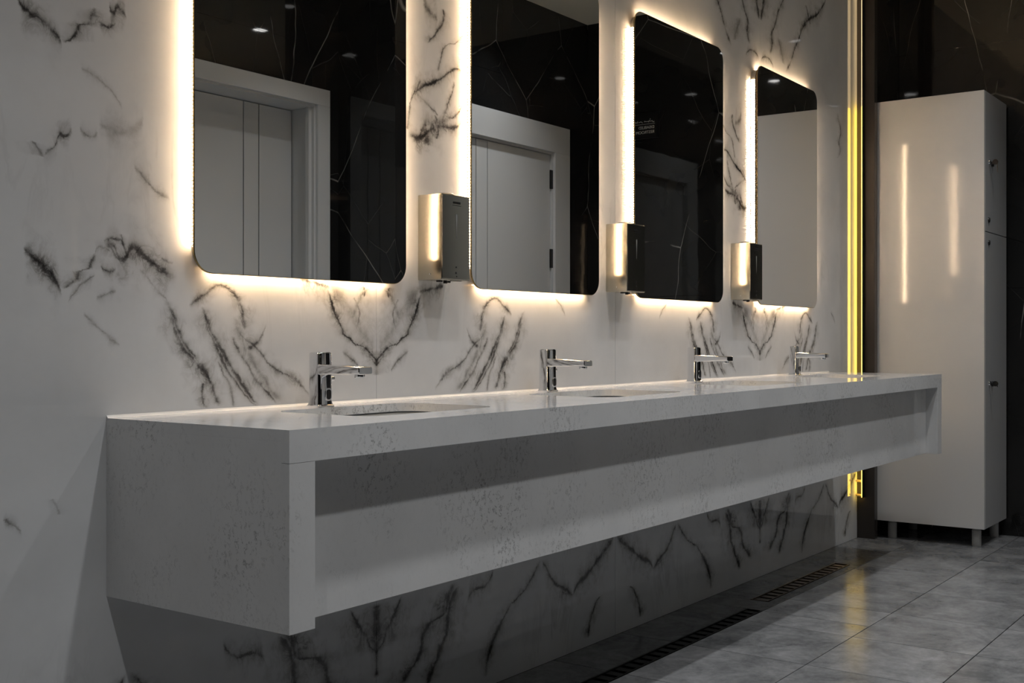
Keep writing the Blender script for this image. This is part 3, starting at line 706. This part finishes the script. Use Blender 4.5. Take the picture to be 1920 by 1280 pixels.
for (x, y) in ((6.066, -0.573), (6.418, -0.573), (6.066, -0.150), (6.418, -0.150)):
    bm = bmesh.new()
    bm_loft(bm, [[(px, py, z) for px, py in circ(x - LX0, y - LY0, r_, 24)] for z, r_ in ((0, 0.0215), (0.004, 0.0225), (0.080, 0.0225), (0.0805, 0.0185), (LZ0, 0.0185))])
    obj('foot', bm, M['foot'], lo, smooth=True)

# ================================================================== floor drains
def drain(x0, x1, y0, y1, lab, mat):
    e = tag(empty('floor_drain', ((x0 + x1) / 2, (y0 + y1) / 2, 0)), lab, 'drain', 'slotted drains under the counter')
    ox, oy = (x0 + x1) / 2, (y0 + y1) / 2
    bm = bmesh.new()
    a, b_, c, d = x0 - ox + 0.0015, x1 - ox - 0.0015, y0 - oy + 0.0015, y1 - oy - 0.0015
    w = 0.0055
    bm_box(bm, a, b_, c, c + w, -0.03, 0.0015); bm_box(bm, a, b_, d - w, d, -0.03, 0.0015)
    bm_box(bm, a, a + w, c + w, d - w, -0.03, 0.0015); bm_box(bm, b_ - w, b_, c + w, d - w, -0.03, 0.0015)
    obj('frame', bm, mat, e)
    bm = bmesh.new(); bm_box(bm, a + w, b_ - w, c + w, d - w, -0.034, -0.030); obj('channel', bm, M['drain_dark'], e)
    n = int((x1 - x0 - 0.02) / 0.055)
    st = (x1 - x0 - 0.02) / n
    bm = bmesh.new(); bm_box(bm, -0.017, 0.017, c + w + 0.0004, d - w - 0.0004, -0.006, -0.0015)
    s0 = obj('slat', bm, mat, e, bevel=0.0006)
    for i in range(n):
        s = s0 if i == 0 else s0.copy()
        if i: C.objects.link(s); s.parent = e
        s.location = (x0 - ox + 0.01 + st * (i + 0.5), 0, 0)
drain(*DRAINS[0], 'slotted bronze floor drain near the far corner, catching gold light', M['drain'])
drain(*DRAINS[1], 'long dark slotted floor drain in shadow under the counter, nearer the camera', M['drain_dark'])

# ================================================================== downlights
LNO = 0
def make_downlight():
    e = empty('recessed_downlight')
    bm = bmesh.new()
    def ring(r, z): return [(x, y, z) for x, y in circ(0, 0, r, 32)]
    bm_loft(bm, [ring(0.060, -0.0005), ring(0.060, -0.004), ring(0.046, -0.006), ring(0.044, -0.0005)], cap0=False, cap1=False)
    obj('trim_ring', bm, M['trim'], e, smooth=True)
    bm = bmesh.new(); bm_loft(bm, [ring(0.0435, -0.0005), ring(0.0435, -0.0025)]); obj('lens', bm, M['lamp'], e)
    ld = bpy.data.lights.new('downlight_glow', 'AREA'); ld.shape = 'DISK'; ld.size = 0.08
    ld.energy = LAMP_W; ld.color = LAMP_COL; ld.spread = R(100)
    l = bpy.data.objects.new('downlight_glow', ld); C.objects.link(l)
    l.parent = e; l.location = (0, 0, -0.008)
    return e
p0 = make_downlight()
for j, y in enumerate((ROW1, ROW2)):
    for i, x in enumerate(LAMP_X):
        o = p0 if (i == 0 and j == 0) else copy_tree(p0)
        o.location = (x, y, CEIL)
        tag(o, 'round recessed ceiling downlight, %s in the row %s the mirrors' % (('first from the left', 'second from the left', 'middle one', 'fourth from the left', 'last by the locker')[i], ('nearer', 'farther from')[j]), 'lamp', 'round downlights in the ceiling')

# ================================================================== sign on the end wall
SY0, SY1, SZ0, SZ1 = -1.775, -1.520, 2.322, 2.487
sg = tag(empty('restroom_sign', (XE, (SY0 + SY1) / 2, SZ0)), 'small black DISABLED RESTROOM sign on the black end wall, reflected in the third mirror', 'sign')
bm = bmesh.new(); bm_box(bm, -0.006, -0.0005, -(SY1 - SY0) / 2, (SY1 - SY0) / 2, 0, SZ1 - SZ0)
obj('plate', bm, M['sign'], sg, bevel=0.001)
def text(body, size, y, z, name):
    cu = bpy.data.curves.new('tmp', 'FONT'); cu.body = body; cu.size = size; cu.extrude = 0.0004; cu.align_x = 'LEFT'
    o = bpy.data.objects.new('tmp', cu); C.objects.link(o)
    bpy.context.view_layer.update()
    me = bpy.data.meshes.new_from_object(o.evaluated_get(bpy.context.evaluated_depsgraph_get()))
    bpy.data.objects.remove(o)
    me.name = name; me.materials.clear(); me.materials.append(M['sign_text'])
    t_ = bpy.data.objects.new(name, me); C.objects.link(t_); t_.parent = sg
    # text plane faces -x, reading direction towards -y
    t_.rotation_euler = Matrix(((0, 0, -1), (-1, 0, 0), (0, 1, 0))).to_euler()
    t_.location = (-0.0068, y, z)
    return t_
yl = (SY1 - SY0) / 2 - 0.034
text('DISABLED', 0.026, yl, 0.062, 'lettering')
text('RESTROOM', 0.026, yl, 0.032, 'lettering')
bm = bmesh.new(); bm_box(bm, -0.0068, -0.0060, yl - 0.16, yl + 0.004, 0.0915, 0.0932)
# flowing script above the rule, as connected strokes
def stroke(pts, r=0.0016):
    for (a, b_), (c_, d_) in zip(pts, pts[1:]):
        n = Vector((-(d_ - b_), c_ - a)); n = n.normalized() * r if n.length else Vector((0, r))
        q = [(a + n.x, b_ + n.y), (c_ + n.x, d_ + n.y), (c_ - n.x, d_ - n.y), (a - n.x, b_ - n.y)]
        f0 = [bm.verts.new((-0.0068, y_, z_)) for y_, z_ in q]; f1 = [bm.verts.new((-0.0061, y_, z_)) for y_, z_ in q]
        bm.faces.new(f0); bm.faces.new(list(reversed(f1)))
        for k in range(4): bm.faces.new((f0[k], f1[k], f1[(k + 1) % 4], f0[(k + 1) % 4]))
base = 0.108
stroke([(yl, base - 0.003), (yl - 0.006, base - 0.007), (yl - 0.012, base - 0.004), (yl - 0.016, base + 0.003), (yl - 0.021, base), (yl - 0.032, base), (yl - 0.036, base + 0.006), (yl - 0.040, base), (yl - 0.066, base), (yl - 0.070, base + 0.005), (yl - 0.074, base - 0.002)])
stroke([(yl - 0.040, base), (yl - 0.042, base - 0.006)]); stroke([(yl - 0.030, base + 0.010), (yl - 0.030, base + 0.017)])
stroke([(yl - 0.086, base - 0.006), (yl - 0.092, base), (yl - 0.100, base + 0.003), (yl - 0.108, base - 0.001), (yl - 0.114, base)])
stroke([(yl - 0.122, base + 0.008), (yl - 0.122, base - 0.002), (yl - 0.132, base - 0.002), (yl - 0.136, base + 0.004), (yl - 0.142, base - 0.004)])
o_ = obj('script_line', bm, M['sign_text'], sg); o_['kind'] = 'stuff'
